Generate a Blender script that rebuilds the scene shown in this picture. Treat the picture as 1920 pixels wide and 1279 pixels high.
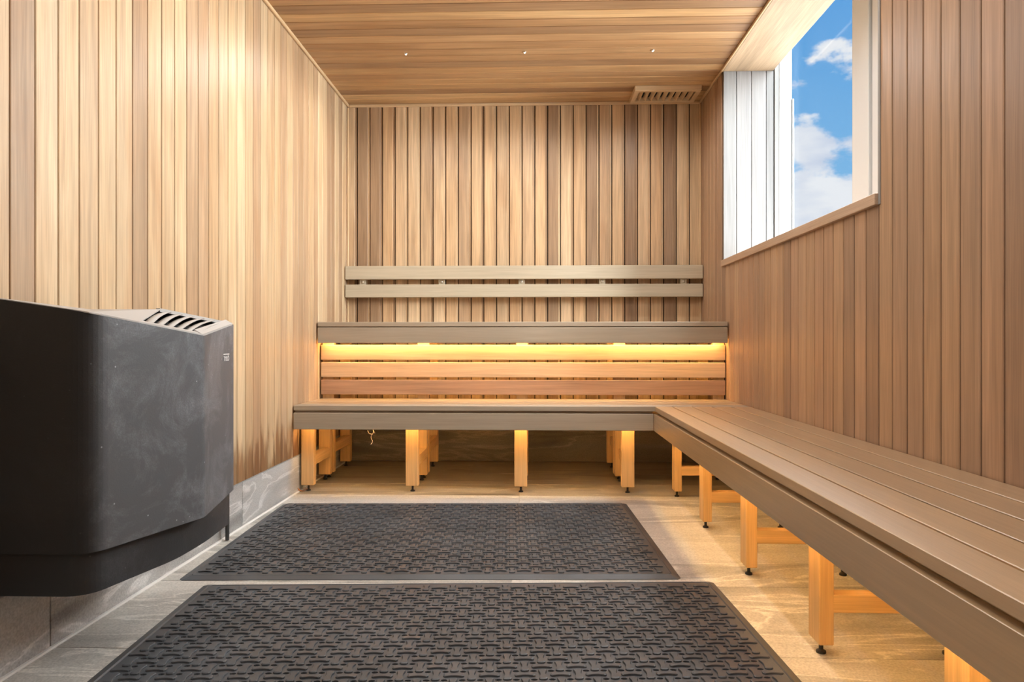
import bpy, bmesh, math, random
from mathutils import Vector, Matrix
random.seed(7)
C = bpy.context.scene.collection
for o in list(bpy.data.objects): bpy.data.objects.remove(o)

# ---------------------------------------------------------------- camera, world, sun, exposure
F_PX, VPX, VPY, W, HH = 1307.95, 1002.06, 641.92, 1920.0, 1279.0
CAM_H = 0.85
cam = bpy.data.cameras.new('camera'); camo = bpy.data.objects.new('camera', cam); C.objects.link(camo)
cam.sensor_fit = 'HORIZONTAL'; cam.sensor_width = 36.0; cam.lens = F_PX / W * 36.0
cam.shift_y = (VPY - HH / 2) / W
cam.clip_start = 0.02
camo.location = (0, 0, CAM_H)
camo.rotation_euler = (math.pi / 2, 0, math.atan((VPX - W / 2) / F_PX))
bpy.context.scene.camera = camo
vs = bpy.context.scene.view_settings
vs.view_transform = 'Standard'; vs.look = 'None'; vs.gamma = 1; vs.use_curve_mapping = False
vs.exposure = 0.14
SUN_E, SKY_S = 50.0, 0.84
SPOT_E, LED_E = 19.0, 56.0

def node(nt, t, **k):
    n = nt.nodes.new(t)
    for a, v in k.items():
        if a.startswith('i_'):
            key = a[2:]
            n.inputs[int(key) if key.isdigit() else key.replace('_', ' ')].default_value = v
        else: setattr(n, a, v)
    return n

world = bpy.data.worlds.new('sky'); bpy.context.scene.world = world; world.use_nodes = True
nt = world.node_tree; nt.nodes.clear(); L = nt.links.new
tc = node(nt, 'ShaderNodeTexCoord'); sep = node(nt, 'ShaderNodeSeparateXYZ'); L(tc.outputs['Generated'], sep.inputs[0])
ramp = node(nt, 'ShaderNodeValToRGB'); L(sep.outputs['Z'], ramp.inputs[0])
cr = ramp.color_ramp
cr.elements[0].position = 0.0; cr.elements[0].color = (0.55, 0.56, 0.52, 1)
cr.elements[1].position = 1.0; cr.elements[1].color = (0.045, 0.17, 0.55, 1)
for p, c in ((0.001, (0.40, 0.62, 0.90, 1)), (0.18, (0.24, 0.54, 0.88, 1)), (0.42, (0.12, 0.40, 0.84, 1))):
    e = cr.elements.new(p); e.color = c
mp = node(nt, 'ShaderNodeMapping'); mp.inputs['Scale'].default_value = (1.0, 1.0, 1.7); mp.inputs['Location'].default_value = (3.9, 2.2, 0.25)
L(tc.outputs['Generated'], mp.inputs[0])
n1 = node(nt, 'ShaderNodeTexNoise'); n1.inputs['Scale'].default_value = 5.5; n1.inputs['Detail'].default_value = 9; n1.inputs['Roughness'].default_value = 0.56
L(mp.outputs[0], n1.inputs['Vector'])
# cumulus lies thicker near the horizon
dens = node(nt, 'ShaderNodeMapRange'); L(sep.outputs['Z'], dens.inputs[0])
dens.inputs[1].default_value = 0.235; dens.inputs[2].default_value = 0.31; dens.inputs[3].default_value = 0.20; dens.inputs[4].default_value = -0.01
add = node(nt, 'ShaderNodeMath', operation='ADD'); L(n1.outputs[0], add.inputs[0]); L(dens.outputs[0], add.inputs[1])
cm = node(nt, 'ShaderNodeMapRange', interpolation_type='SMOOTHSTEP'); L(add.outputs[0], cm.inputs[0])
cm.inputs[1].default_value = 0.54; cm.inputs[2].default_value = 0.60
n2 = node(nt, 'ShaderNodeTexNoise'); n2.inputs['Scale'].default_value = 7.0; n2.inputs['Detail'].default_value = 6
mp2 = node(nt, 'ShaderNodeMapping'); mp2.inputs['Scale'].default_value = (1, 1, 3.2); mp2.inputs['Location'].default_value = (0.3, 0, 0.06); L(tc.outputs['Generated'], mp2.inputs[0]); L(mp2.outputs[0], n2.inputs['Vector'])
cc = node(nt, 'ShaderNodeValToRGB'); L(n2.outputs[0], cc.inputs[0])
cc.color_ramp.elements[0].position = 0.36; cc.color_ramp.elements[0].color = (0.58, 0.67, 0.86, 1)
cc.color_ramp.elements[1].position = 0.6; cc.color_ramp.elements[1].color = (0.93, 0.95, 1.0, 1)
mx = node(nt, 'ShaderNodeMix', data_type='RGBA'); L(cm.outputs[0], mx.inputs[0]); L(ramp.outputs[0], mx.inputs[6]); L(cc.outputs[0], mx.inputs[7])
bg = node(nt, 'ShaderNodeBackground'); bg.inputs[1].default_value = SKY_S; L(mx.outputs[2], bg.inputs[0])
wo = node(nt, 'ShaderNodeOutputWorld'); L(bg.outputs[0], wo.inputs[0])

sun = bpy.data.lights.new('sun', 'SUN'); sun.energy = SUN_E; sun.angle = math.radians(115); sun.color = (0.95, 0.98, 1.0)
suno = bpy.data.objects.new('sun', sun); C.objects.link(suno)
suno.rotation_euler = Vector((-1.0, -0.24, -0.36)).to_track_quat('-Z', 'Y').to_euler()

# ---------------------------------------------------------------- materials
def mat(name):
    m = bpy.data.materials.new(name); m.use_nodes = True
    return m, m.node_tree, m.node_tree.nodes['Principled BSDF']

def wood(name, tones, rough=0.5, grey=None, grey_amt=0.35, spec=0.4, coat=0.0, stain=False, contrast=1.0, blot=0.5):
    """cedar-like wood, grain along object X. tones: list of board colours picked per object."""
    m, nt, b = mat(name); L = nt.links.new
    tc = node(nt, 'ShaderNodeTexCoord'); oi = node(nt, 'ShaderNodeObjectInfo')
    mul = node(nt, 'ShaderNodeMath', operation='MULTIPLY'); mul.inputs[1].default_value = 61.7; L(oi.outputs['Random'], mul.inputs[0])
    addv = node(nt, 'ShaderNodeVectorMath', operation='ADD'); L(tc.outputs['Object'], addv.inputs[0]); L(mul.outputs[0], addv.inputs[1])
    def noise(scale, sc, det=4, dist=0.0, ro=0.5):
        mpn = node(nt, 'ShaderNodeMapping'); mpn.inputs['Scale'].default_value = scale; L(addv.outputs[0], mpn.inputs[0])
        n = node(nt, 'ShaderNodeTexNoise'); n.inputs['Scale'].default_value = sc; n.inputs['Detail'].default_value = det
        n.inputs['Distortion'].default_value = dist; n.inputs['Roughness'].default_value = ro
        L(mpn.outputs[0], n.inputs['Vector']); return n
    g1 = noise((0.55, 14, 14), 3.0, 5, 0.6)       # growth bands
    g2 = noise((2.5, 130, 130), 2.2, 3)           # fibres
    g3 = noise((1.0, 5, 5), 0.9 if not stain else 1.3, 4, 0.8)            # broad blotches
    tr = node(nt, 'ShaderNodeValToRGB'); tr.color_ramp.interpolation = 'CONSTANT'
    frac = node(nt, 'ShaderNodeMath', operation='FRACT'); mul2 = node(nt, 'ShaderNodeMath', operation='MULTIPLY'); mul2.inputs[1].default_value = 7.31
    L(oi.outputs['Random'], mul2.inputs[0]); L(mul2.outputs[0], frac.inputs[0]); L(frac.outputs[0], tr.inputs[0])
    n = len(tones); el = tr.color_ramp.elements
    el[0].position = 0; el[0].color = (*tones[0], 1); el[1].position = 1.0 / n if n > 1 else 1; el[1].color = (*tones[min(1, n - 1)], 1)
    for i in range(2, n):
        e = el.new(i / n); e.color = (*tones[i], 1)
    def mulrange(nz, lo, hi, a, bb):
        r = node(nt, 'ShaderNodeMapRange'); L(nz.outputs[0], r.inputs[0])
        r.inputs[1].default_value = lo; r.inputs[2].default_value = hi; r.inputs[3].default_value = a; r.inputs[4].default_value = bb
        return r
    k = contrast
    r1 = mulrange(g1, 0.3, 0.7, 1 - 0.16 * k, 1 + 0.10 * k); r2 = mulrange(g2, 0.3, 0.7, 1 - 0.10 * k, 1 + 0.07 * k)
    mm = node(nt, 'ShaderNodeMath', operation='MULTIPLY'); L(r1.outputs[0], mm.inputs[0]); L(r2.outputs[0], mm.inputs[1])
    vm = node(nt, 'ShaderNodeVectorMath', operation='SCALE'); L(tr.outputs[0], vm.inputs[0]); L(mm.outputs[0], vm.inputs['Scale'])
    col = vm.outputs[0]
    r3 = mulrange(g3, 0.38, 0.68, 0, blot)
    mxg = node(nt, 'ShaderNodeMix', data_type='RGBA'); L(r3.outputs[0], mxg.inputs[0]); L(col, mxg.inputs[6])
    gm = node(nt, 'ShaderNodeMix', data_type='RGBA', blend_type='MULTIPLY'); gm.inputs[0].default_value = 1.0
    gc = grey or (0.80, 0.70, 0.60)
    L(col, gm.inputs[6]); gm.inputs[7].default_value = (*gc, 1); L(gm.outputs[2], mxg.inputs[7]); col = mxg.outputs[2]
    if stain:  # water marks that crept up from the lower end of the wall boards (board foot at local x = -length/2)
        sx = node(nt, 'ShaderNodeSeparateXYZ'); L(tc.outputs['Object'], sx.inputs[0])
        g4 = noise((2.0, 9, 9), 1.6, 5, 0.5)
        hgt = node(nt, 'ShaderNodeMath', operation='MULTIPLY_ADD'); L(g4.outputs[0], hgt.inputs[0]); hgt.inputs[1].default_value = 0.9; hgt.inputs[2].default_value = -1.173 - 0.27
        sub = node(nt, 'ShaderNodeMath', operation='SUBTRACT'); L(hgt.outputs[0], sub.inputs[0]); L(sx.outputs[0], sub.inputs[1])
        rs = node(nt, 'ShaderNodeMapRange', interpolation_type='SMOOTHSTEP'); L(sub.outputs[0], rs.inputs[0]); rs.inputs[1].default_value = -0.03; rs.inputs[2].default_value = 0.13; rs.inputs[4].default_value = 0.9
        ms = node(nt, 'ShaderNodeMix', data_type='RGBA', blend_type='MULTIPLY'); L(rs.outputs[0], ms.inputs[0]); L(col, ms.inputs[6]); ms.inputs[7].default_value = (0.42, 0.30, 0.22, 1)
        col = ms.outputs[2]
    L(col, b.inputs['Base Color'])
    rr = mulrange(g2, 0.3, 0.7, rough + 0.06, rough - 0.05); L(rr.outputs[0], b.inputs['Roughness'])
    b.inputs['Specular IOR Level'].default_value = spec
    if coat: b.inputs['Coat IOR'].default_value = 1.85; b.inputs['Coat Weight'].default_value = coat; b.inputs['Coat Roughness'].default_value = 0.36
    bp = node(nt, 'ShaderNodeBump'); bp.inputs['Strength'].default_value = 0.12; bp.inputs['Distance'].default_value = 0.002
    L(g2.outputs[0], bp.inputs['Height']); L(bp.outputs[0], b.inputs['Normal'])
    return m

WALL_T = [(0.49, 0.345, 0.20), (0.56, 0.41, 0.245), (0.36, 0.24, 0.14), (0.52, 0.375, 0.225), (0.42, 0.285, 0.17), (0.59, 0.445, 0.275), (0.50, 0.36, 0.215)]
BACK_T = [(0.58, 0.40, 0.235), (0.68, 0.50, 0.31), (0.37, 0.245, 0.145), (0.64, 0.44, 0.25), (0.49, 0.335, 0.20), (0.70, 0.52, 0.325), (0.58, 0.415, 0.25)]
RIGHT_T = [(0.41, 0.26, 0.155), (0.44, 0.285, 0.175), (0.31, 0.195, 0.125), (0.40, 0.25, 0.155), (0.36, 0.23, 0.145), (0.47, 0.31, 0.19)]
CEIL_T = [(0.52, 0.32, 0.15), (0.42, 0.245, 0.115), (0.63, 0.415, 0.21), (0.34, 0.20, 0.10), (0.56, 0.355, 0.17), (0.48, 0.29, 0.14)]
M_left = wood('cedar_left', WALL_T, 0.42, spec=0.5, contrast=1.3, blot=.8, stain=True, grey=(0.86, 0.74, 0.64))
M_back = wood('cedar_back', BACK_T, 0.42, spec=0.5, contrast=1.5, grey=(0.72, 0.62, 0.54), blot=0.8)
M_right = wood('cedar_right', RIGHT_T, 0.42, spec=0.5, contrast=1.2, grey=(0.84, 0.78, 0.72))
M_ceil = wood('cedar_ceiling', CEIL_T, 0.42, spec=0.5, contrast=1.3, grey=(0.70, 0.60, 0.52), blot=0.7)
M_trim = wood('cedar_trim', [(0.64, 0.46, 0.27)], 0.45)
M_reveal = wood('weathered_reveal', [(0.27, 0.27, 0.265), (0.31, 0.305, 0.30)], 0.5, grey=(0.86, 0.84, 0.82))
M_soffit = wood('soffit_veneer', [(0.48, 0.34, 0.21)], 0.45, grey=(0.9, 0.9, 0.88), contrast=1.4)
M_sill = wood('sill_wood', [(0.48, 0.35, 0.25)], 0.45)
M_bench = wood('bench_wood', [(0.46, 0.315, 0.17), (0.50, 0.34, 0.185), (0.43, 0.295, 0.17)], 0.36, spec=0.6, coat=1.0, grey=(0.88, 0.88, 0.86), contrast=0.6)
M_grey = wood('weathered_bench', [(0.38, 0.315, 0.235), (0.41, 0.34, 0.255)], 0.42, spec=0.5, grey=(0.9, 0.86, 0.8), contrast=0.6)
M_back_rest = wood('backrest_wood', [(0.50, 0.435, 0.32), (0.48, 0.42, 0.31)], 0.42, spec=0.5, grey=(0.92, 0.88, 0.84), contrast=0.6)
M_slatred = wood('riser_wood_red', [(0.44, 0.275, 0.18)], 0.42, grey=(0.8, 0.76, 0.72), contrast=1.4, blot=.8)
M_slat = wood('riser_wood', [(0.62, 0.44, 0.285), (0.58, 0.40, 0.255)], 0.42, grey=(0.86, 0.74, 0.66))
M_leg = wood('leg_wood', [(0.68, 0.44, 0.20), (0.64, 0.41, 0.19), (0.70, 0.46, 0.22)], 0.45, grey=(0.92, 0.86, 0.8))

def stone(name, base=(0.36, 0.335, 0.295), rough=0.42):
    m, nt, b = mat(name); L = nt.links.new
    tc = node(nt, 'ShaderNodeTexCoord'); oi = node(nt, 'ShaderNodeObjectInfo')
    mul = node(nt, 'ShaderNodeMath', operation='MULTIPLY'); mul.inputs[1].default_value = 37.0; L(oi.outputs['Random'], mul.inputs[0])
    av = node(nt, 'ShaderNodeVectorMath', operation='ADD'); L(tc.outputs['Object'], av.inputs[0]); L(mul.outputs[0], av.inputs[1])
    m1 = node(nt, 'ShaderNodeMapping'); m1.inputs['Rotation'].default_value = (0.5, 0.3, 0.55); m1.inputs['Scale'].default_value = (0.7, 3.6, 3.6); L(av.outputs[0], m1.inputs[0])
    n1 = node(nt, 'ShaderNodeTexNoise'); n1.inputs['Scale'].default_value = 1.4; n1.inputs['Detail'].default_value = 8; n1.inputs['Distortion'].default_value = 1.2; L(m1.outputs[0], n1.inputs['Vector'])
    r = node(nt, 'ShaderNodeValToRGB'); L(n1.outputs[0], r.inputs[0]); e = r.color_ramp.elements
    e[0].position = 0.3; e[0].color = (*[c * 0.5 for c in base], 1); e[1].position = 0.75; e[1].color = (*[min(1, c * 1.28) for c in base], 1)
    x = e.new(0.47); x.color = (*[c * 0.98 for c in base], 1); x = e.new(0.495); x.color = (*[c * 1.5 for c in base], 1); x = e.new(0.515); x.color = (*base, 1)
    n2 = node(nt, 'ShaderNodeTexNoise'); n2.inputs['Scale'].default_value = 160; n2.inputs['Detail'].default_value = 3; L(av.outputs[0], n2.inputs['Vector'])
    r2 = node(nt, 'ShaderNodeMapRange'); L(n2.outputs[0], r2.inputs[0]); r2.inputs[1].default_value = .3; r2.inputs[2].default_value = .7; r2.inputs[3].default_value = .8; r2.inputs[4].default_value = 1.2
    vm = node(nt, 'ShaderNodeVectorMath', operation='SCALE'); L(r.outputs[0], vm.inputs[0]); L(r2.outputs[0], vm.inputs['Scale']); L(vm.outputs[0], b.inputs['Base Color'])
    b.inputs['Roughness'].default_value = rough
    bp = node(nt, 'ShaderNodeBump'); bp.inputs['Strength'].default_value = 0.25; bp.inputs['Distance'].default_value = 0.003; L(n1.outputs[0], bp.inputs['Height']); L(bp.outputs[0], b.inputs['Normal'])
    return m
M_tile = stone('floor_stone', (0.47, 0.45, 0.41)); M_basetile = stone('wall_stone', (0.40, 0.395, 0.38))
M_tileshade = stone('floor_stone_shaded', (0.31, 0.28, 0.225), 0.35); M_tileshade2 = stone('floor_stone_deep_shade', (0.19, 0.17, 0.14), 0.35)  # shaded copies of the floor stone, under-bench shade put into the colour
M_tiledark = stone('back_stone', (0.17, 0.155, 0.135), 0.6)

def plain(name, col, rough=0.5, metal=0.0, spec=0.5):
    m, nt, b = mat(name); b.inputs['Base Color'].default_value = (*col, 1); b.inputs['Roughness'].default_value = rough
    b.inputs['Metallic'].default_value = metal; b.inputs['Specular IOR Level'].default_value = spec
    n = node(nt, 'ShaderNodeTexNoise'); n.inputs['Scale'].default_value = 90; bp = node(nt, 'ShaderNodeBump')
    bp.inputs['Strength'].default_value = 0.05; bp.inputs['Distance'].default_value = 0.001
    nt.links.new(n.outputs[0], bp.inputs['Height']); nt.links.new(bp.outputs[0], b.inputs['Normal'])
    return m
M_grout = plain('grout', (0.50, 0.47, 0.42), 0.8); M_lightgrout = plain('light_sealant', (0.72, 0.70, 0.66), 0.6)
M_core = plain('wall_core', (0.03, 0.018, 0.01), 0.9); M_corelight = plain('render_outside', (0.55, 0.54, 0.52), 0.9)
M_white = plain('white_frame', (0.70, 0.73, 0.75), 0.4); M_whitegrey = plain('grey_gasket', (0.28, 0.28, 0.27), 0.6)
M_foot = plain('black_plastic', (0.015, 0.014, 0.013), 0.5); M_steel = plain('steel', (0.7, 0.68, 0.62), 0.3, 1.0)
M_grille = plain('cast_grille', (0.42, 0.40, 0.375), 0.5, 0.0); M_dark = plain('dark_inside', (0.012, 0.012, 0.012), 0.8)
M_print = plain('white_print', (0.8, 0.8, 0.8), 0.5); M_string = plain('pale_string', (0.7, 0.55, 0.45), 0.8)
M_leaf = plain('dry_brown', (0.28, 0.13, 0.05), 0.7); M_hoseblack = plain('conduit_black', (0.05, 0.048, 0.045), 0.45)

def heater_mat(name, dust, base, rough):
    m, nt, b = mat(name); L = nt.links.new
    tc = node(nt, 'ShaderNodeTexCoord')
    a = node(nt, 'ShaderNodeTexNoise'); a.inputs['Scale'].default_value = 5; a.inputs['Detail'].default_value = 10; a.inputs['Roughness'].default_value = 0.72; a.inputs['Distortion'].default_value = 0.6; L(tc.outputs['Object'], a.inputs['Vector'])
    c = node(nt, 'ShaderNodeTexNoise'); c.inputs['Scale'].default_value = 260; c.inputs['Detail'].default_value = 2; L(tc.outputs['Object'], c.inputs['Vector'])
    ra = node(nt, 'ShaderNodeMapRange'); L(a.outputs[0], ra.inputs[0]); ra.inputs[1].default_value = .47; ra.inputs[2].default_value = .75; ra.inputs[4].default_value = dust
    rc = node(nt, 'ShaderNodeMapRange'); L(c.outputs[0], rc.inputs[0]); rc.inputs[1].default_value = .35; rc.inputs[2].default_value = .75; rc.inputs[3].default_value = .5; rc.inputs[4].default_value = 1.5
    v = node(nt, 'ShaderNodeTexVoronoi'); v.inputs['Scale'].default_value = 24; L(tc.outputs['Object'], v.inputs['Vector'])
    rv = node(nt, 'ShaderNodeMapRange'); L(v.outputs['Distance'], rv.inputs[0]); rv.inputs[1].default_value = .03; rv.inputs[2].default_value = .06; rv.inputs[3].default_value = dust * 2.2; rv.inputs[4].default_value = 0
    mu = node(nt, 'ShaderNodeMath', operation='MULTIPLY'); L(ra.outputs[0], mu.inputs[0]); L(rc.outputs[0], mu.inputs[1])
    ad0 = node(nt, 'ShaderNodeMath', operation='ADD', use_clamp=True); L(mu.outputs[0], ad0.inputs[0]); L(rv.outputs[0], ad0.inputs[1])
    ad1 = node(nt, 'ShaderNodeMath', operation='ADD', use_clamp=True); L(ad0.outputs[0], ad1.inputs[0]); ad1.inputs[1].default_value = dust * .6  # even dust level also paints the window sheen on the front
    sp = node(nt, 'ShaderNodeSeparateXYZ'); L(tc.outputs['Object'], sp.inputs[0])   # dust masked off the end panel to paint its unlit side dark
    fm = node(nt, 'ShaderNodeMapRange', interpolation_type='SMOOTHSTEP'); L(sp.outputs['Y'], fm.inputs[0]); fm.inputs[1].default_value = 1.607; fm.inputs[2].default_value = 1.665; fm.inputs[3].default_value = .05
    ad = node(nt, 'ShaderNodeMath', operation='MULTIPLY'); L(ad1.outputs[0], ad.inputs[0]); L(fm.outputs[0], ad.inputs[1])
    mx = node(nt, 'ShaderNodeMix', data_type='RGBA'); L(ad.outputs[0], mx.inputs[0]); mx.inputs[6].default_value = (*base, 1); mx.inputs[7].default_value = (0.38, 0.40, 0.43, 1)
    L(mx.outputs[2], b.inputs['Base Color']); b.inputs['Roughness'].default_value = rough; b.inputs['Specular IOR Level'].default_value = 0.3
    bp = node(nt, 'ShaderNodeBump'); bp.inputs['Strength'].default_value = 0.35; bp.inputs['Distance'].default_value = 0.001; L(c.outputs[0], bp.inputs['Height']); L(bp.outputs[0], b.inputs['Normal'])
    return m
M_heater = heater_mat('heater_black', 0.34, (0.010, 0.010, 0.010), 0.55); M_plinth = heater_mat('plinth_black', 0.09, (0.014, 0.014, 0.014), 0.36)
def rubber():
    m, nt, b = mat('rubber'); L = nt.links.new
    tc = node(nt, 'ShaderNodeTexCoord'); a = node(nt, 'ShaderNodeTexNoise'); a.inputs['Scale'].default_value = 4; a.inputs['Detail'].default_value = 6; L(tc.outputs['Object'], a.inputs['Vector'])
    r = node(nt, 'ShaderNodeValToRGB'); L(a.outputs[0], r.inputs[0]); r.color_ramp.elements[0].position = .3; r.color_ramp.elements[0].color = (0.046, 0.051, 0.057, 1); r.color_ramp.elements[1].position = .75; r.color_ramp.elements[1].color = (0.088, 0.096, 0.106, 1)
    L(r.outputs[0], b.inputs['Base Color']); b.inputs['Roughness'].default_value = 0.42; b.inputs['Specular IOR Level'].default_value = 0.55
    return m
M_rubber = rubber()
def emit(name, col, s):
    m, nt, b = mat(name); b.inputs['Base Color'].default_value = (*col, 1); b.inputs['Emission Color'].default_value = (*col, 1); b.inputs['Emission Strength'].default_value = s
    return m
M_led = emit('led_warm', (1.0, 0.62, 0.22), LED_E); M_led2 = emit('led_warm_upper', (1.0, 0.61, 0.21), LED_E * 1.7); M_star = emit('fibre_lens', (1.0, 0.93, 0.82), 3.0)
def glass():
    m = bpy.data.materials.new('window_glass'); m.use_nodes = True; nt = m.node_tree; nt.nodes.clear()
    t = node(nt, 'ShaderNodeBsdfTransparent'); t.inputs[0].default_value = (0.97, 0.98, 0.98, 1)
    g = node(nt, 'ShaderNodeBsdfGlossy'); g.inputs['Roughness'].default_value = 0.0
    lw = node(nt, 'ShaderNodeLayerWeight'); lw.inputs[0].default_value = 0.3
    pw = node(nt, 'ShaderNodeMath', operation='POWER'); pw.inputs[1].default_value = 4.0; nt.links.new(lw.outputs['Facing'], pw.inputs[0])
    fr = node(nt, 'ShaderNodeMath', operation='MULTIPLY'); fr.inputs[1].default_value = 0.4; nt.links.new(pw.outputs[0], fr.inputs[0])
    mx = node(nt, 'ShaderNodeMixShader'); o = node(nt, 'ShaderNodeOutputMaterial')
    nt.links.new(fr.outputs[0], mx.inputs[0]); nt.links.new(t.outputs[0], mx.inputs[1]); nt.links.new(g.outputs[0], mx.inputs[2]); nt.links.new(mx.outputs[0], o.inputs[0])
    return m
M_glass = glass()

# ---------------------------------------------------------------- helpers
CACHE = {}
def cbox_mesh(hx, hy, hz, b, m):
    key = (round(hx, 5), round(hy, 5), round(hz, 5), round(b, 5), m.name)
    if key in CACHE: return CACHE[key]
    b = min(b, hx * .45, hy * .45, hz * .45)
    V = []; idx = {}
    for sx in (-1, 1):
        for sy in (-1, 1):
            for sz in (-1, 1):
                idx[(sx, sy, sz, 0)] = len(V); V.append((sx * hx, sy * (hy - b), sz * (hz - b)))
                idx[(sx, sy, sz, 1)] = len(V); V.append((sx * (hx - b), sy * hy, sz * (hz - b)))
                idx[(sx, sy, sz, 2)] = len(V); V.append((sx * (hx - b), sy * (hy - b), sz * hz))
    Fc = []
    for s in (-1, 1):
        Fc.append([idx[(s, a, c, 0)] for a, c in ((-1, -1), (1, -1), (1, 1), (-1, 1))])
        Fc.append([idx[(a, s, c, 1)] for a, c in ((-1, -1), (1, -1), (1, 1), (-1, 1))])
        Fc.append([idx[(a, c, s, 2)] for a, c in ((-1, -1), (1, -1), (1, 1), (-1, 1))])
    for s in (-1, 1):
        for t in (-1, 1):
            Fc.append([idx[(-1, s, t, 1)], idx[(1, s, t, 1)], idx[(1, s, t, 2)], idx[(-1, s, t, 2)]])
            Fc.append([idx[(s, -1, t, 0)], idx[(s, 1, t, 0)], idx[(s, 1, t, 2)], idx[(s, -1, t, 2)]])
            Fc.append([idx[(s, t, -1, 0)], idx[(s, t, 1, 0)], idx[(s, t, 1, 1)], idx[(s, t, -1, 1)]])
    for sx in (-1, 1):
        for sy in (-1, 1):
            for sz in (-1, 1): Fc.append([idx[(sx, sy, sz, k)] for k in range(3)])
    me = mesh_from(V, Fc, m); CACHE[key] = me
    return me
def mesh_from(V, Fc, m, smooth=False):
    me = bpy.data.meshes.new('m'); me.from_pydata([tuple(v) for v in V], [], Fc)
    bm = bmesh.new(); bm.from_mesh(me); bmesh.ops.recalc_face_normals(bm, faces=bm.faces); bm.to_mesh(me); bm.free()
    if m: me.materials.append(m)
    if smooth: me.polygons.foreach_set('use_smooth', [True] * len(me.polygons))
    me.update(); return me
ROT = {'x': Matrix.Identity(3), 'y': Matrix(((0, -1, 0), (1, 0, 0), (0, 0, 1))), 'z': Matrix(((0, 0, -1), (0, 1, 0), (1, 0, 0)))}
def link(name, me, parent=None, loc=(0, 0, 0), rot=None):
    o = bpy.data.objects.new(name, me); C.objects.link(o)
    mw = Matrix.Translation(Vector(loc))
    if rot is not None: mw = mw @ rot.to_4x4()
    if parent is not None: o.parent = parent; mw = WM[parent.name].inverted() @ mw
    o.matrix_basis = mw
    WM[o.name] = (WM[parent.name] @ mw) if parent is not None else mw
    return o
WM = {}
def box(name, x0, x1, y0, y1, z0, z1, m, parent=None, grain='x', b=0.002):
    dx, dy, dz = abs(x1 - x0), abs(y1 - y0), abs(z1 - z0)
    h = {'x': (dx, dy, dz), 'y': (dy, dx, dz), 'z': (dz, dy, dx)}[grain]
    me = cbox_mesh(h[0] / 2, h[1] / 2, h[2] / 2, b, m)
    return link(name, me, parent, ((x0 + x1) / 2, (y0 + y1) / 2, (z0 + z1) / 2), ROT[grain])
def thing(name, label, cat, loc=(0, 0, 0), rotz=0, group=None):
    o = link(name, None, None, loc, Matrix.Rotation(rotz, 3, 'Z')); o.empty_display_size = .05
    o['label'] = label; o['category'] = cat
    if group: o['group'] = group
    return o
def tag(o, label, cat, group=None):
    o['label'] = label; o['category'] = cat
    if group: o['group'] = group
    return o
def structure(o, label=None, cat=None):
    o['kind'] = 'structure'
    if label: o['label'] = label
    if cat: o['category'] = cat
    return o
def tube_mesh(pts, r, m, n=8, cap=True):
    V = []; Fc = []; pts = [Vector(p) for p in pts]
    for i, p in enumerate(pts):
        d = (pts[min(i + 1, len(pts) - 1)] - pts[max(i - 1, 0)]).normalized()
        u = d.orthogonal().normalized() if i == 0 else (u - d * u.dot(d)).normalized()
        w = d.cross(u); rr = r[i] if isinstance(r, (list, tuple)) else r
        for k in range(n):
            a = 2 * math.pi * k / n; V.append(p + (u * math.cos(a) + w * math.sin(a)) * rr)
    for i in range(len(pts) - 1):
        for k in range(n): Fc.append([i * n + k, i * n + (k + 1) % n, (i + 1) * n + (k + 1) % n, (i + 1) * n + k])
    if cap: Fc.append(list(range(n))); Fc.append([(len(pts) - 1) * n + k for k in range(n)])
    return mesh_from(V, Fc, m, True)

# ---------------------------------------------------------------- room
XL, XR, YB, YF, ZC = -1.344, 1.177, 4.973, -1.0, 2.555
P = 0.0911; TILE = 0.209
WY0, WY1, WZ0, WZ1 = 2.425, 4.388, 1.36, 2.54     # window opening
BD = 0.012                                          # board thickness
GAP = 0.0028

wl = structure(box('wall_left', XL - BD - .12, XL - BD, YF - .1, YB + .12, -.05, ZC + .1, M_core, b=0), 'long left wall clad in vertical pale cedar boards above a stone skirting', 'wall')
wb = structure(box('wall_back', XL - .12, 1.484, YB + BD, YB + BD + .12, -.05, ZC + .1, M_core, b=0), 'back wall clad in vertical cedar boards behind the benches', 'wall')
wf = structure(box('wall_front', XL - .12, 1.484, YF - .12, YF, -.05, ZC + .1, M_right, b=0), 'cedar wall behind the camera', 'wall')
wr = structure(link('wall_right', None), 'right wall clad in reddish vertical cedar boards around and below the window', 'wall')
box('wall_core', XR + BD, 1.49, YF - .1, YB + .12, -.05, WZ0 - .012, M_core, wr, b=0)
box('wall_core', XR + BD, 1.49, YF - .1, WY0 - BD, WZ0 - .012, ZC + .3, M_core, wr, b=0)
box('wall_core', XR + BD, 1.49, WY1 + BD, YB + .12, WZ0 - .012, ZC + .3, M_core, wr, b=0)
box('wall_core', XR + BD, 1.484, WY0 - BD, WY1 + BD, WZ1 + .012, ZC + .3, M_core, wr, b=0)
ce = structure(box('ceiling', XL - .12, XR + .3, YF - .1, YB + .12, ZC + BD, ZC + .12, M_core, b=0), 'ceiling of narrow cedar boards running across the room', 'ceiling')
fl = structure(box('floor', XL - .12, 1.484, YF - .1, YB + .12, -.06, -.0025, M_grout, b=0), 'floor of large grey-beige stone tiles', 'floor')

# left wall boards
z0 = TILE
y = 1.7464 - P * 30
while y < YB:
    a, c = max(y, YF) + .0027, min(y + P, YB) - .0027
    if y + P > YF + .01 and c - a > .012: box('board', XL - BD, XL, a, c, z0, ZC, M_left, wl, 'z', .0016)
    y += P
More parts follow.
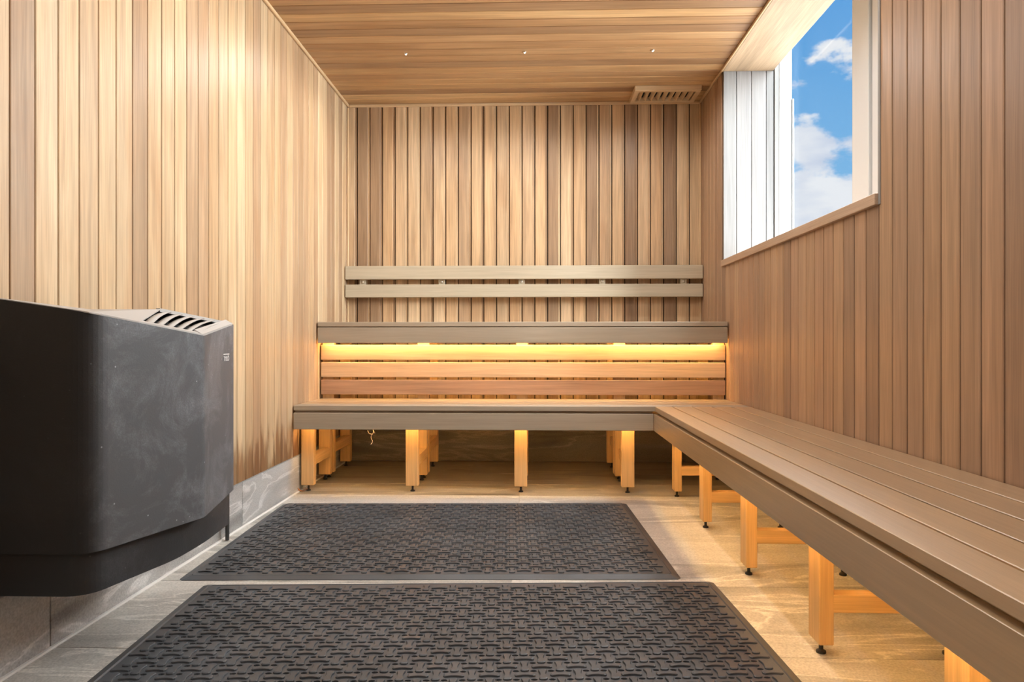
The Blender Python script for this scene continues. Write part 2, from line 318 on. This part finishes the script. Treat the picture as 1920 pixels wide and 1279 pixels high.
# right wall boards
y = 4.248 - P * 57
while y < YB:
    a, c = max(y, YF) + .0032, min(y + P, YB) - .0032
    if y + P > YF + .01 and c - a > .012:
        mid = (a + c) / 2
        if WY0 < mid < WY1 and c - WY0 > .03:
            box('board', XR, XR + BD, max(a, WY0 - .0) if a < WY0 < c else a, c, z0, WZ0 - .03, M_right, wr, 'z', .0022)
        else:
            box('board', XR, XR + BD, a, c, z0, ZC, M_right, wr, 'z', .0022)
    y += P
# back wall boards: a face with a lower lip on its right-hand side
x = -1.0901 - 3 * P
while x < XR:
    a, c = max(x, XL) + .0032, min(x + P, XR) - .0032
    if c - a > .012:
        lip = .013 if x + P < XR else 0
        o = box('board', a, c - lip, YB, YB + BD, z0, ZC, M_back, wb, 'z', .0026)
        if lip: box('board_lip', c - lip + .0002, c, YB + .006, YB + BD, z0, ZC, M_back, wb, 'z', .001)
    x += P
# ceiling boards
y = 3.4977 - P * 49
while y < YB:
    a, c = max(y, YF) + .0028, min(y + P, YB) - .0028
    if y + P > YF + .01 and c - a > .012: box('board', XL, XR, a, c, ZC, ZC + BD, M_ceil, ce, 'x', .0022)
    y += P
# stone skirting behind/below boards
bl = structure(box('baseboard_left', XL - BD - .004, XL - .004, YF, YB, 0, TILE - .003, M_lightgrout, b=0), 'grey stone tile skirting along the foot of the left wall', 'skirting')
for a, c in ((YF, .62), (.62, 1.896), (1.896, 3.172), (3.172, 4.448), (4.448, YB)):
    box('tile', XL - .01, XL, a + .0025, c - .0025, .004, TILE - .004, M_basetile, bl, 'y', .001)
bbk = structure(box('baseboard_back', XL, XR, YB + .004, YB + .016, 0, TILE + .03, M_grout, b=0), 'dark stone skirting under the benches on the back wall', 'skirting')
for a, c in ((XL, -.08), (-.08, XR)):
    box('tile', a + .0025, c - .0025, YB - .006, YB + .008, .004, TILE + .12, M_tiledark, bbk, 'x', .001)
brt = structure(box('baseboard_right', XR + .004, XR + .016, YF, YB, 0, TILE - .003, M_grout, b=0), 'stone skirting behind the legs of the right bench', 'skirting')
for a, c in ((YF, .62), (.62, 1.896), (1.896, 3.172), (3.172, 4.448), (4.448, YB - .01)):
    box('tile', XR, XR + .01, a + .0025, c - .0025, .004, TILE - .004, M_basetile, brt, 'y', .001)
s = structure(box('trim_8', XL, XL + .012, YF, YB, -.001, .006, M_lightgrout, b=.003), 'pale sealant line where left skirting meets floor', 'trim')
# floor tiles
rows = (YF, -.02, .62, 1.26, 1.903, 2.449, 2.538, 3.865, 4.180, 4.505, YB)
for i in range(len(rows) - 1):
    cols = (XL, -.081, XR)
    for j in range(2):
        box('tile', cols[j] + .0016, cols[j + 1] - .0016, rows[i] + .0016, rows[i + 1] - .0016, -.02, 0.0, M_tile if rows[i] < 3.8 else (M_tileshade if rows[i] < 4.1 else M_tileshade2), fl, 'x', .0008)  # rows under the back bench get the colours with shade painted in
# trims
structure(box('trim_1', XL, XL + .017, YF, YB, ZC - .017, ZC, M_trim, grain='y', b=.004), 'slim cedar bead where left wall meets ceiling', 'trim')
structure(box('trim_2', XR - .014, XR, YF, YB, ZC - .015, ZC, M_trim, grain='y', b=.003), 'slim cedar bead where right wall meets ceiling', 'trim')
structure(box('trim_3', XL + .017, XR - .014, YB - .016, YB, ZC - .02, ZC, M_trim, b=.003), 'slim cedar bead where back wall meets ceiling', 'trim')
structure(box('trim_4', XL, XL + .012, YB - .012, YB, TILE, ZC - .02, M_trim, grain='z', b=.003), 'upright bead in the left back corner', 'trim')
structure(box('trim_5', XR - .012, XR, YB - .012, YB, TILE, ZC - .02, M_trim, grain='z', b=.003), 'upright bead in the right back corner', 'trim')
structure(box('trim_6', XL - .002, XL + .0025, YF, YB, TILE - .004, TILE, M_whitegrey, b=.0005), 'thin dark line on top of the left stone skirting', 'trim')

# window
wn = structure(link('window_1', None), 'white framed window high in the right wall showing blue sky', 'window')
box('sill', XR - .016, 1.50, WY0 - .004, WY1, WZ0 - .040, WZ0, M_sill, wn, 'y', .002)
xs = [XR, 1.258, 1.350, 1.441, 1.488]
for a, c in zip(xs[:-1], xs[1:]):
    box('reveal_board', a + GAP / 2, c - GAP / 2, WY1, WY1 + BD, WZ0, WZ1, M_reveal, wn, 'z', .002)
    box('reveal_board', a + GAP / 2, c - GAP / 2, WY0 - BD, WY0, WZ0, WZ1, M_reveal, wn, 'z', .002)
box('soffit', XR - .001, 1.484, WY0 - BD, WY1 + BD, WZ1, WZ1 + .012, M_soffit, wn, 'y', .001)
FX0, FX1, FT = 1.520, 1.596, 2.80
box('gasket', 1.492, FX0, WY1 - .004, WY1 + .02, WZ0 - .02, FT, M_whitegrey, wn, 'z', .001)
fr = box('frame', FX0, FX1, WY1 - .006, WY1 + .05, WZ0 - .02, FT, M_white, wn, 'z', .002); fr['label'] = 'white far upright of window frame'
box('glazing_bead', FX1, FX1 + .012, WY1 - .012, WY1 + .02, WZ0 - .02, 2.36, M_whitegrey, wn, 'z', .001)
box('frame', FX0, FX1, WY0 - .05, WY1 + .05, FT, FT + .07, M_white, wn, 'y', .002)
box('frame', FX0, FX1, WY0 - .05, WY1 + .05, WZ0 - .09, WZ0 - .02, M_white, wn, 'y', .002)
box('frame', FX0, FX1, WY0 - .05, WY0 + .03, WZ0 - .02, FT, M_white, wn, 'z', .002)
mu = box('mullion', 1.500, FX1, 3.185, 3.345, WZ0 - .02, FT, M_white, wn, 'z', .002); mu['label'] = 'broad white mullion'
box('mullion', 1.540, FX1, 3.345, 3.435, WZ0 - .02, FT, M_whitegrey, wn, 'z', .002)
box('mullion', 1.525, FX1, 3.15, 3.185, WZ0 - .02, FT, M_whitegrey, wn, 'z', .002)
box('mullion', 1.500, FX1, 3.055, 3.15, WZ0 - .02, FT, M_white, wn, 'z', .002)
gx = (FX0 + FX1) / 2 + .02
box('pane', gx, gx + .004, 3.435, WY1 - .006, WZ0 - .02, FT, M_glass, wn, 'z', 0)
box('pane', gx, gx + .004, WY0 + .03, 3.055, WZ0 - .02, FT, M_glass, wn, 'z', 0)
structure(box('trim_7', XR - .004, XR + .010, WY0 - .014, WY0 - .0005, WZ0 - .04, ZC - .016, M_whitegrey, grain='z', b=.001), 'board edge at the near side of the window, coloured grey for its shade', 'trim')  # grey colour stands in for shade on the board edge

# ---------------------------------------------------------------- benches
S = 0.106; BW = 0.098; TOP, TB = 0.499, 0.472; FB, FT2 = 0.366, 0.459
def leg(parent, cx, cy, wx, wy, ztop, m=M_leg, label=None, zb=.034):
    l = box('leg', cx - wx / 2, cx + wx / 2, cy - wy / 2, cy + wy / 2, zb, ztop, m, parent, 'z', .0025)
    f = link('levelling_foot', FOOT, l, (cx, cy, 0))
    return l
def foot_mesh():
    V = []; Fc = []; n = 12
    prof = [(0.0, 0.0), (.013, 0.0), (.013, .006), (.006, .010), (.006, .036), (0, .036)]
    for r, z in prof:
        for k in range(n): a = 2 * math.pi * k / n; V.append((r * math.cos(a), r * math.sin(a), z))
    for i in range(len(prof) - 1):
        for k in range(n): Fc.append([i * n + k, i * n + (k + 1) % n, (i + 1) * n + (k + 1) % n, (i + 1) * n + k])
    return mesh_from(V, Fc, M_foot)
FOOT = foot_mesh()
CX = (-1.295, -.695, -.077, .526)

lb = thing('sauna_bench', 'low cedar bench along the back wall, grey front rail and four orange-lit legs', 'bench', (-.1, 3.85, 0))
for k in range(5):
    box('seat_board', XL + .008, XR - .005 if k else XR - .005, 3.831 + S * k, (3.831 + S * k + BW if k < 4 else 4.338), TB, TOP, M_grey if k == 0 else M_bench, lb, 'x', .0016)
fa = box('front_rail', XL + .006, .651, 3.831, 3.858, FB, FT2, M_grey, lb, 'x', .003); fa['label'] = 'grey weathered front rail'
for cx in CX:
    leg(lb, cx, 3.962, .072, .044, .440); leg(lb, cx, 4.285, .072, .044, .440)
    box('bearer', cx - .036, cx + .036, 3.881, 4.34, .440, TB, M_leg, lb, 'y', .002)
    box('stretcher', cx - .012, cx + .036, 3.984, 4.263, .145, .203, M_leg, lb, 'y', .002)
box('led_light_block', XL + .008, .65, 3.859, 3.880, .441, TB - .0004, M_bench, lb, 'x', .001)  # unseen strip added to keep LED light out of the rail gap
box('led_strip', XL + .05, .62, 3.862, 3.874, .428, .434, M_led, lb, 'x', .001)

ub = thing('sauna_bench', 'raised cedar bench on the back wall with amber-lit slatted riser below', 'bench', (-.1, 4.3, 0))
for k in range(7):
    y0 = 4.254 + S * k
    if y0 + .03 < YB: box('seat_board', XL + .009, XR - .009, y0, min(y0 + BW, YB - .012), .946, .975, M_grey if k == 0 else M_bench, ub, 'x', .003)
fb = box('front_rail', XL + .009, XR - .009, 4.254, 4.282, .845, .942, M_grey, ub, 'x', .003); fb['label'] = 'grey-brown front rail above the light'
for z1, z2 in ((.834, .740), (.725, .632), (.616, .524)):
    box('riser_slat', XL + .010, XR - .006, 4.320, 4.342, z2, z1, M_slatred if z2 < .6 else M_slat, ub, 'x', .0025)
for cx in CX + (1.135,):
    leg(ub, cx, 4.362 + .002, .072, .040, .915); leg(ub, cx, 4.76, .072, .044, .915)
    box('bearer', cx - .036, cx + .036, 4.305, 4.95, .915, .946, M_leg, ub, 'y', .002)
    box('stretcher', cx - .012, cx + .036, 4.386, 4.736, .155, .215, M_leg, ub, 'y', .002)
box('led_light_block', XL + .010, XR - .010, 4.2825, 4.304, .874, .9455, M_bench, ub, 'x', .001)  # added blocker, hides the upper LED glow behind the rail
box('led_strip', XL + .04, XR - .04, 4.288, 4.300, .866, .872, M_led2, ub, 'x', .001)

rb = thing('sauna_bench', 'long low cedar bench along the right wall, running out towards the viewer', 'bench', (.9, 1.5, 0))
for k, (a, c) in enumerate(((.657, .747), (.755, .853), (.861, .959), (.967, 1.065), (1.073, 1.172))):
    box('seat_board', a, c, YF + .02, 3.823, TB, TOP, M_bench, rb, 'y', .0016)
fc = box('front_rail', .651, .679, YF + .02, 3.828, FB, FT2, M_bench, rb, 'y', .0012)
for k in range(8):
    cy = 3.873 - .645 * k
    if cy < YF + .1: break
    leg(rb, .785, cy, .040, .074, .440); leg(rb, 1.125, cy, .040, .074, .440)
    if k: box('bearer', .701, 1.165, cy - .036, cy + .036, .440, TB, M_leg, rb, 'x', .002)
    box('stretcher', .775, 1.105, cy - .036 - .0, cy + .008, .122, .170, M_leg, rb, 'x', .002)
box('led_light_block', .680, .700, YF + .02, 3.82, .441, TB - .0004, M_bench, rb, 'y', .001)  # added out of sight to stop LED light leaking above the right rail
box('led_strip', .684, .696, YF + .1, 3.80, .428, .434, M_led, rb, 'y', .001)

# backrest
br = thing('backrest', 'two-slat weathered backrest rail screwed to the back wall above the top bench', 'backrest', (-.08, YB, 1.28))
for z1, z2 in ((1.389, 1.294), (1.258, 1.167)):
    box('slat', XL + .006, XR - .004, 4.892, 4.918, z2, z1, M_back_rest, br, 'x', .003)
scr = tube_mesh([(0, 0, 0), (0, -.003, 0), (0, -.005, 0)], [.0095, .0095, .006], M_steel, 12)
for cx in (-1.220, -.657, -.091, .476, 1.043):
    k = box('bracket', cx - .022, cx + .022, 4.918, YB - .0005, 1.185, 1.372, M_back_rest, br, 'z', .002)
    link('screw', scr, k, (cx, 4.918, 1.277))

# ceiling vent
vt = thing('ceiling_vent', 'small slatted cedar vent box on the ceiling in the right back corner', 'vent', (.89, 4.78, ZC))
vx0, vx1, vy0, vy1, vz = .667, 1.108, 4.655, 4.905, ZC - .034
box('frame', vx0, vx1, vy0, vy0 + .035, vz, ZC, M_trim, vt, 'x', .002); box('frame', vx0, vx1, vy1 - .035, vy1, vz, ZC, M_trim, vt, 'x', .002)
box('frame', vx0, vx0 + .032, vy0 + .035, vy1 - .035, vz, ZC, M_trim, vt, 'y', .002); box('frame', vx1 - .032, vx1, vy0 + .035, vy1 - .035, vz, ZC, M_trim, vt, 'y', .002)
box('backing', vx0 + .032, vx1 - .032, vy0 + .035, vy1 - .035, ZC - .004, ZC, M_dark, vt, 'x', 0)
slm = cbox_mesh((vy1 - vy0 - .07) / 2, .015, .0022, .0008, M_trim)
for i in range(9):
    cx = vx0 + .052 + i * (vx1 - vx0 - .104) / 8
    link('louvre', slm, vt, (cx, (vy0 + vy1) / 2, ZC - .019), ROT['y'] @ Matrix.Rotation(math.radians(52), 3, 'X'))

# ceiling star lights (the far row is real, the other rows are added fill)
def star(x, y, label):
    t = thing('ceiling_spotlight', label, 'light', (x, y, ZC), 0, 'tiny ceiling lights')
    link('bezel', tube_mesh([(0, 0, 0), (0, 0, -.004), (0, 0, -.006)], [.010, .010, .007], M_steel, 14), t, (x, y, ZC))
    link('lens', tube_mesh([(0, 0, -.004), (0, 0, -.009)], [.0055, .004], M_star, 10), t, (x, y, ZC))
    la = bpy.data.lights.new('spot', 'SPOT'); la.energy = SPOT_E; la.color = (1.0, 0.97, 0.93); la.shadow_soft_size = .05; la.spot_size = math.radians(172); la.spot_blend = .5
    lo = link('spot', la, t, (x, y, ZC - .02))
for x, n in ((-.758, 'left'), (-.058, 'middle'), (.689, 'right, nearest the window')):
    star(x, 4.094, 'tiny silver ceiling light, %s of the three in the row' % n)
for yy, w in ((2.6, 'just outside the top of the picture'), (1.1, 'in the middle of the room'), (-.3, 'behind the viewer')):  # rows added out of view to fill the room with light
    for x, n in ((-.758, 'left'), (-.058, 'middle'), (.689, 'right')): star(x, yy, 'added unseen ceiling fill light, %s one of the row %s' % (n, w))

# ---------------------------------------------------------------- mats
def mat_obj(cx, cy, rz, w, d, label):
    t = thing('rubber_mat', label, 'mat', (cx, cy, 0), rz)
    c = .0449; nx = int((w - .10) / c); ny = int((d - .10) / c)
    gx, gy = nx * c / 2, ny * c / 2; zt = .0095
    V = []; Fc = []
    # slab: each cell has an oval drain hole in its middle
    gi = {}
    def gv(i, j):
        if (i, j) not in gi: gi[(i, j)] = len(V); V.append((-gx + i * c, -gy + j * c, zt))
        return gi[(i, j)]
    for i in range(nx):
        for j in range(ny):
            q = [gv(i, j), gv(i + 1, j), gv(i + 1, j + 1), gv(i, j + 1)]
            mx_, my_ = -gx + (i + .5) * c, -gy + (j + .5) * c
            r0 = len(V)
            for k in range(8):
                a = math.pi * (k + .5) / 4 - math.pi; V.append((mx_ + .0088 * math.cos(a), my_ + .0056 * math.sin(a), zt))
            r1 = len(V)
            for k in range(8):
                a = math.pi * (k + .5) / 4 - math.pi; V.append((mx_ + .0084 * math.cos(a), my_ + .0053 * math.sin(a), .0012))
            for s_ in range(4):
                k0 = (s_ * 2) % 8
                Fc.append([q[s_], r0 + k0, r0 + (k0 + 7) % 8]) if False else None
            for s_ in range(4):
                k0 = 2 * s_
                Fc.append([q[s_], q[(s_ + 1) % 4], r0 + (k0 + 2) % 8, r0 + k0 + 1])
                Fc.append([q[s_], r0 + k0 + 1, r0 + k0])
            for k in range(8): Fc.append([r0 + k, r0 + (k + 1) % 8, r1 + (k + 1) % 8, r1 + k])
            Fc.append([r1 + k for k in range(8)])
    me = mesh_from(V, [f for f in Fc if f], M_rubber)
    link('slab', me, t, (cx, cy, 0), Matrix.Rotation(rz, 3, 'Z'))
    # border ring
    V = []; Fc = []
    def ring(hx, hy, z, ch):
        s0 = len(V)
        for sx, sy in ((-1, -1), (1, -1), (1, 1), (-1, 1)):
            a = (sx * (hx - ch), sy * hy, z); bb = (sx * hx, sy * (hy - ch), z)
            V.extend([a, bb] if (sx, sy) in ((1, -1), (-1, 1)) else [bb, a])
        return s0
    R = [ring(w / 2, d / 2, 0, .012), ring(w / 2, d / 2, .002, .012), ring(w / 2 - .026, d / 2 - .026, .0105, .010), ring(w / 2 - .029, d / 2 - .029, .007, .010),
         ring(w / 2 - .032, d / 2 - .032, .0095, .008), ring(gx, gy, zt, 0.0), ring(gx, gy, 0, 0.0)]
    for a, bb in zip(R[:-1], R[1:]):
        for k in range(8): Fc.append([a + k, a + (k + 1) % 8, bb + (k + 1) % 8, bb + k])
    link('border', mesh_from(V, Fc, M_rubber), t, (cx, cy, 0), Matrix.Rotation(rz, 3, 'Z'))
    # raised dog-bone studs, alternately across and along, between the holes
    V = []; Fc = []
    half = [(.0265, 0), (.0255, .0060), (.0215, .0088), (.0150, .0078), (.0070, .0060), (0, .0056)]
    out = [(a, bb) for a, bb in half] + [(-a, bb) for a, bb in half[-2::-1]]
    out = out + [(a, -bb) for a, bb in out[-2:0:-1]]
    n = len(out)
    for i in range(nx + 1):
        for j in range(ny + 1):
            hor = (i + j) % 2 == 0
            mx_, my_ = -gx + i * c, -gy + j * c
            if abs(mx_) > w / 2 - .058 or abs(my_) > d / 2 - .058: continue
            s0 = len(V)
            for sc, z in ((1.02, zt - .0005), (1.0, zt + .0034), (.86, zt + .0048)):
                for (a, bb) in out:
                    px, py = (a, bb) if hor else (bb * 1.22, a)
                    V.append((mx_ + px * sc, my_ + py * sc, z))
            for l in range(2):
                for k in range(n): Fc.append([s0 + l * n + k, s0 + l * n + (k + 1) % n, s0 + (l + 1) * n + (k + 1) % n, s0 + (l + 1) * n + k])
            Fc.append([s0 + 2 * n + k for k in range(n)])
    me = mesh_from(V, Fc, M_rubber)
    st = link('tread_studs', me, t, (cx, cy, 0), Matrix.Rotation(rz, 3, 'Z')); st['kind'] = 'stuff'
    return t
mat_obj(-.394, 3.068, math.radians(2.2), 1.797, 1.172, 'far black rubber drainage mat, lying in front of the back bench')
mat_obj(-.231, 1.862, math.radians(2.9), 1.785, 1.175, 'near black rubber drainage mat, nearest the viewer beside the right bench')

# ---------------------------------------------------------------- heater
ht = thing('sauna_heater', 'big black wall-mounted sauna heater with dusty angled front and grey louvred top', 'heater', (-1.15, 1.96, .249))
def rounded(poly, radii):
    out = []
    n = len(poly)
    for i, p in enumerate(poly):
        p = Vector(p); r = radii[i]
        if not r: out.append(tuple(p)); continue
        a, c = (Vector(poly[i - 1]) - p).normalized(), (Vector(poly[(i + 1) % n]) - p).normalized()
        for k in range(9):
            t_ = k / 8; q = p + a * r * (1 - t_) ** 2 + c * r * t_ ** 2
            out.append((q.x, q.y))
    return out
XW = XL + .045
def ztop(x, y):
    # heights of the sloping rim, measured at the corners of the case
    if y <= 1.9645:
        xa = -.943 - (1.964 - y) / .357 * .104
        t_ = max(0, min(1, (1.964 - y) / .357)); zf = .85 + .0186 + (.0690 - .0186) * t_
    else:
        t_ = max(0, min(1, (y - 1.964) / .37)); xa = -.943 - .077 * t_; zf = .85 + .0186 + (.0600 - .0186) * t_
    g = .17 if y < 1.9 else .3
    return zf + max(0, (xa - x)) * (g if y < 1.62 else .0)
Apt, Kpt, Fpt = (-1.047, 1.607), (-.943, 1.964), (-1.020, 2.334)
poly = rounded([(XW, 1.607), Apt, Kpt, Fpt, (-1.045, 2.350), (XW, 2.350)], [0, .052, .012, 0, 0, 0])
def prism(poly, zb, zf, m, inset=0.0, smooth=False):
    n = len(poly); V = [(x, y, zb) for x, y in poly] + [(x, y, zf(x, y)) for x, y in poly]
    Fc = [[i, (i + 1) % n, n + (i + 1) % n, n + i] for i in range(n)] + [list(range(n))]
    return mesh_from(V, Fc, m)
def ztop2(x, y):
    if x < XW + .001: return .85 + (.107 if y < 2 else .055)
    return ztop(x, y)
body = link('casing', prism(poly, .350, ztop2, M_heater), ht); body['label'] = 'matt black casing, dusty front, end panel painted dark for shade'
pl = rounded([(XW, 1.612), (-1.058, 1.612), (-.992, 1.90), (-.990, 2.07), (-1.012, 2.285), (XW, 2.285)], [0, .06, .05, .05, 0, 0])
pb = link('plinth', prism(pl, .249, lambda x, y: .352, M_plinth), ht)
# sloping top
A3 = Vector((-1.052, 1.615, .919)); K3 = Vector((-.948, 1.964, .8695)); F3 = Vector((-1.022, 2.330, .910))
B3 = Vector((-1.080, 1.98, .9425)); R3 = Vector((-1.285, 1.98, .9425)); W03 = Vector((XW, 1.609, .956)); W13 = Vector((XW, 2.345, .90))
tp = link('top_plate', mesh_from([W03, A3, A3.lerp(K3, .40), B3, R3], [[0, 1, 2, 3, 4]], M_grille), ht); tp['label'] = 'pale grey sloping top plate'
sm = tp.modifiers.new('thick', 'SOLIDIFY'); sm.thickness = .003
rear = link('rear_cover', mesh_from([R3, B3, F3, W13, Vector((XW, 1.98, .935))], [[0, 1, 2, 3, 4]], M_heater), ht)
dk = link('heater_core', mesh_from([A3 - Vector((.02, -.01, .035)), K3 - Vector((.02, 0, .03)), F3 - Vector((.02, .01, .035)), B3 - Vector((0, 0, .03))], [[0, 1, 2, 3]], M_dark), ht)
def bar(p, q, wv, th, name, m, parent, up=.004):
    p, q = Vector(p), Vector(q); wv = Vector(wv)
    V = [];
    for a in (p, q):
        for s_, t_ in ((0, 0), (1, 0), (1, 1), (0, 1)): V.append(a + wv * s_ + Vector((0, 0, up - th * t_)))
    Fc = [[0, 1, 2, 3], [4, 5, 6, 7]] + [[i, (i + 1) % 4, 4 + (i + 1) % 4, 4 + i] for i in range(4)]
    return link(name, mesh_from(V, Fc, m), parent)
sl = Vector((-.014, 0, .0065))
bar(A3.lerp(K3, .10), K3, sl, .008, 'grille_frame', M_grille, ht); bar(K3, F3, sl + Vector((-.004, -.012, .006)), .009, 'grille_frame', M_grille, ht)
bar(B3, F3, Vector((-.012, 0, 0)), .010, 'grille_frame', M_grille, ht, .006)
N = 6
for i in range(N):
    t0 = .41 + .54 * i / N; t1 = t0 + .54 / N * 1.05
    s0 = .0 + .88 * i / N; s1 = s0 + .88 / N * .92
    V = []; Fc = []
    K_ = 8
    for k in range(K_ + 1):
        u = k / K_
        a = A3.lerp(K3, t0).lerp(B3.lerp(F3, s0), u); bq = A3.lerp(K3, t1).lerp(B3.lerp(F3, s1), u)
        bul = math.sin(math.pi * min(1, u * 1.0)) * .006
        V += [a + Vector((0, 0, bul - .007)), a.lerp(bq, .45) + Vector((0, 0, bul - .001)), bq + Vector((0, 0, bul + .003))]
    for k in range(K_):
        for j in range(2): Fc.append([k * 3 + j, k * 3 + j + 1, k * 3 + j + 4, k * 3 + j + 3])
    lv = link('louvre', mesh_from(V, Fc, M_grille, True), ht)
    md = lv.modifiers.new('thick', 'SOLIDIFY'); md.thickness = .0022
# maker's lettering on the far front panel
cu = bpy.data.curves.new('lettering', 'FONT'); cu.body = 'TYL\u00d6'; cu.size = .0215; cu.extrude = .0004; cu.align_x = 'CENTER'; cu.space_character = .86
tmp = bpy.data.objects.new('tmp', cu); C.objects.link(tmp); bpy.context.view_layer.update()
me = bpy.data.meshes.new_from_object(tmp.evaluated_get(bpy.context.evaluated_depsgraph_get())); bpy.data.objects.remove(tmp)
me.materials.clear(); me.materials.append(M_print)
pdir = Vector((Fpt[0] - Kpt[0], Fpt[1] - Kpt[1], 0)).normalized(); nrm = Vector((pdir.y, -pdir.x, 0))
rot = Matrix((pdir, Vector((0, 0, 1)), nrm)).transposed()
lc = Vector((Kpt[0], Kpt[1], 0)).lerp(Vector((Fpt[0], Fpt[1], 0)), .71) + nrm * .0012
me.transform(Matrix.Diagonal((1.55, 1.0, 1.0, 1.0)))
lt = link('lettering', me, ht, (lc.x, lc.y, .790), rot); lt['label'] = 'small white lettering on the heater'
bb0 = Vector((lc.x, lc.y, .8115))
link('lettering_bar', cbox_mesh(.040, .0014, .0005, .0001, M_print), ht, bb0, rot)
# flexible conduit
pts = [(XL + .03, 2.945, .004)] + [(XL + .03, 2.945, .02 + .06 * k) for k in range(8)]
pts += [(XL + .032, 2.92, .49), (XL + .036, 2.86, .515), (XL + .05, 2.6, .52), (XL + .06, 2.40, .52), (XL + .06, 2.345, .52)]
dense = []; rr = []
for a, c in zip(pts[:-1], pts[1:]):
    a, c = Vector(a), Vector(c); n_ = max(2, int((c - a).length / .003))
    for k in range(n_): dense.append(a.lerp(c, k / n_)); rr.append(.0095 if (len(dense) // 1) % 2 else .0078)
tag(link('conduit', tube_mesh(dense, rr, M_hoseblack, 8)), 'black corrugated conduit standing at the skirting just past the heater', 'pipe')
# metal drip rail under the heater
t = thing('wall_bracket', 'bent grey metal bracket on the skirting below the heater', 'bracket', (XL + .03, 2.1, .16))
box('plate', XL + .002, XL + .006, 1.98, 2.20, .13, .22, M_grille, t, 'y', .001)
box('lip', XL + .006, XL + .07, 1.98, 2.20, .13, .134, M_grille, t, 'y', .001)

# ---------------------------------------------------------------- small things
st = []
for k in range(12): st.append((.006 * math.sin(k * .9) - k * .0008, .004 * math.cos(k * 1.3), -.0075 * k))
o = tag(link('frayed_string', tube_mesh(st, [.0016] * 11 + [.0024], M_string, 6), None, (-.905, 3.88, .360)), 'pale frayed string hanging under the back bench, left of the second leg', 'string')
sp = [(0, 0, -.025), (-.010, 0, -.024), (-.020, 0, -.021), (-.026, 0, -.014), (-.028, 0, -.006)]
link('strand', tube_mesh(sp, .0011, M_string, 5), o, (-.905, 3.88, .360))
sp = [(.002, 0, -.004), (.008, .001, -.012), (.012, 0, -.022)]
link('strand', tube_mesh(sp, .0009, M_string, 5), o, (-.905, 3.88, .360))
V = []; Fc = []
for i in range(9):
    a = math.pi * (1.05 + i / 8 * .8)
    for j in range(3): V.append((.026 * math.cos(a) * (1 + .1 * j), (j - 1) * .012, .026 + .024 * math.sin(a)))
for i in range(8):
    for j in range(2): Fc.append([i * 3 + j, i * 3 + j + 1, (i + 1) * 3 + j + 1, (i + 1) * 3 + j])
lf = link('wood_shaving', mesh_from(V, Fc, M_leaf, True), None, (-1.318, 3.93, 0.001)); md = lf.modifiers.new('t', 'SOLIDIFY'); md.thickness = .0012
tag(lf, 'curled brown shaving on the floor at the leftmost leg of the back bench', 'debris')
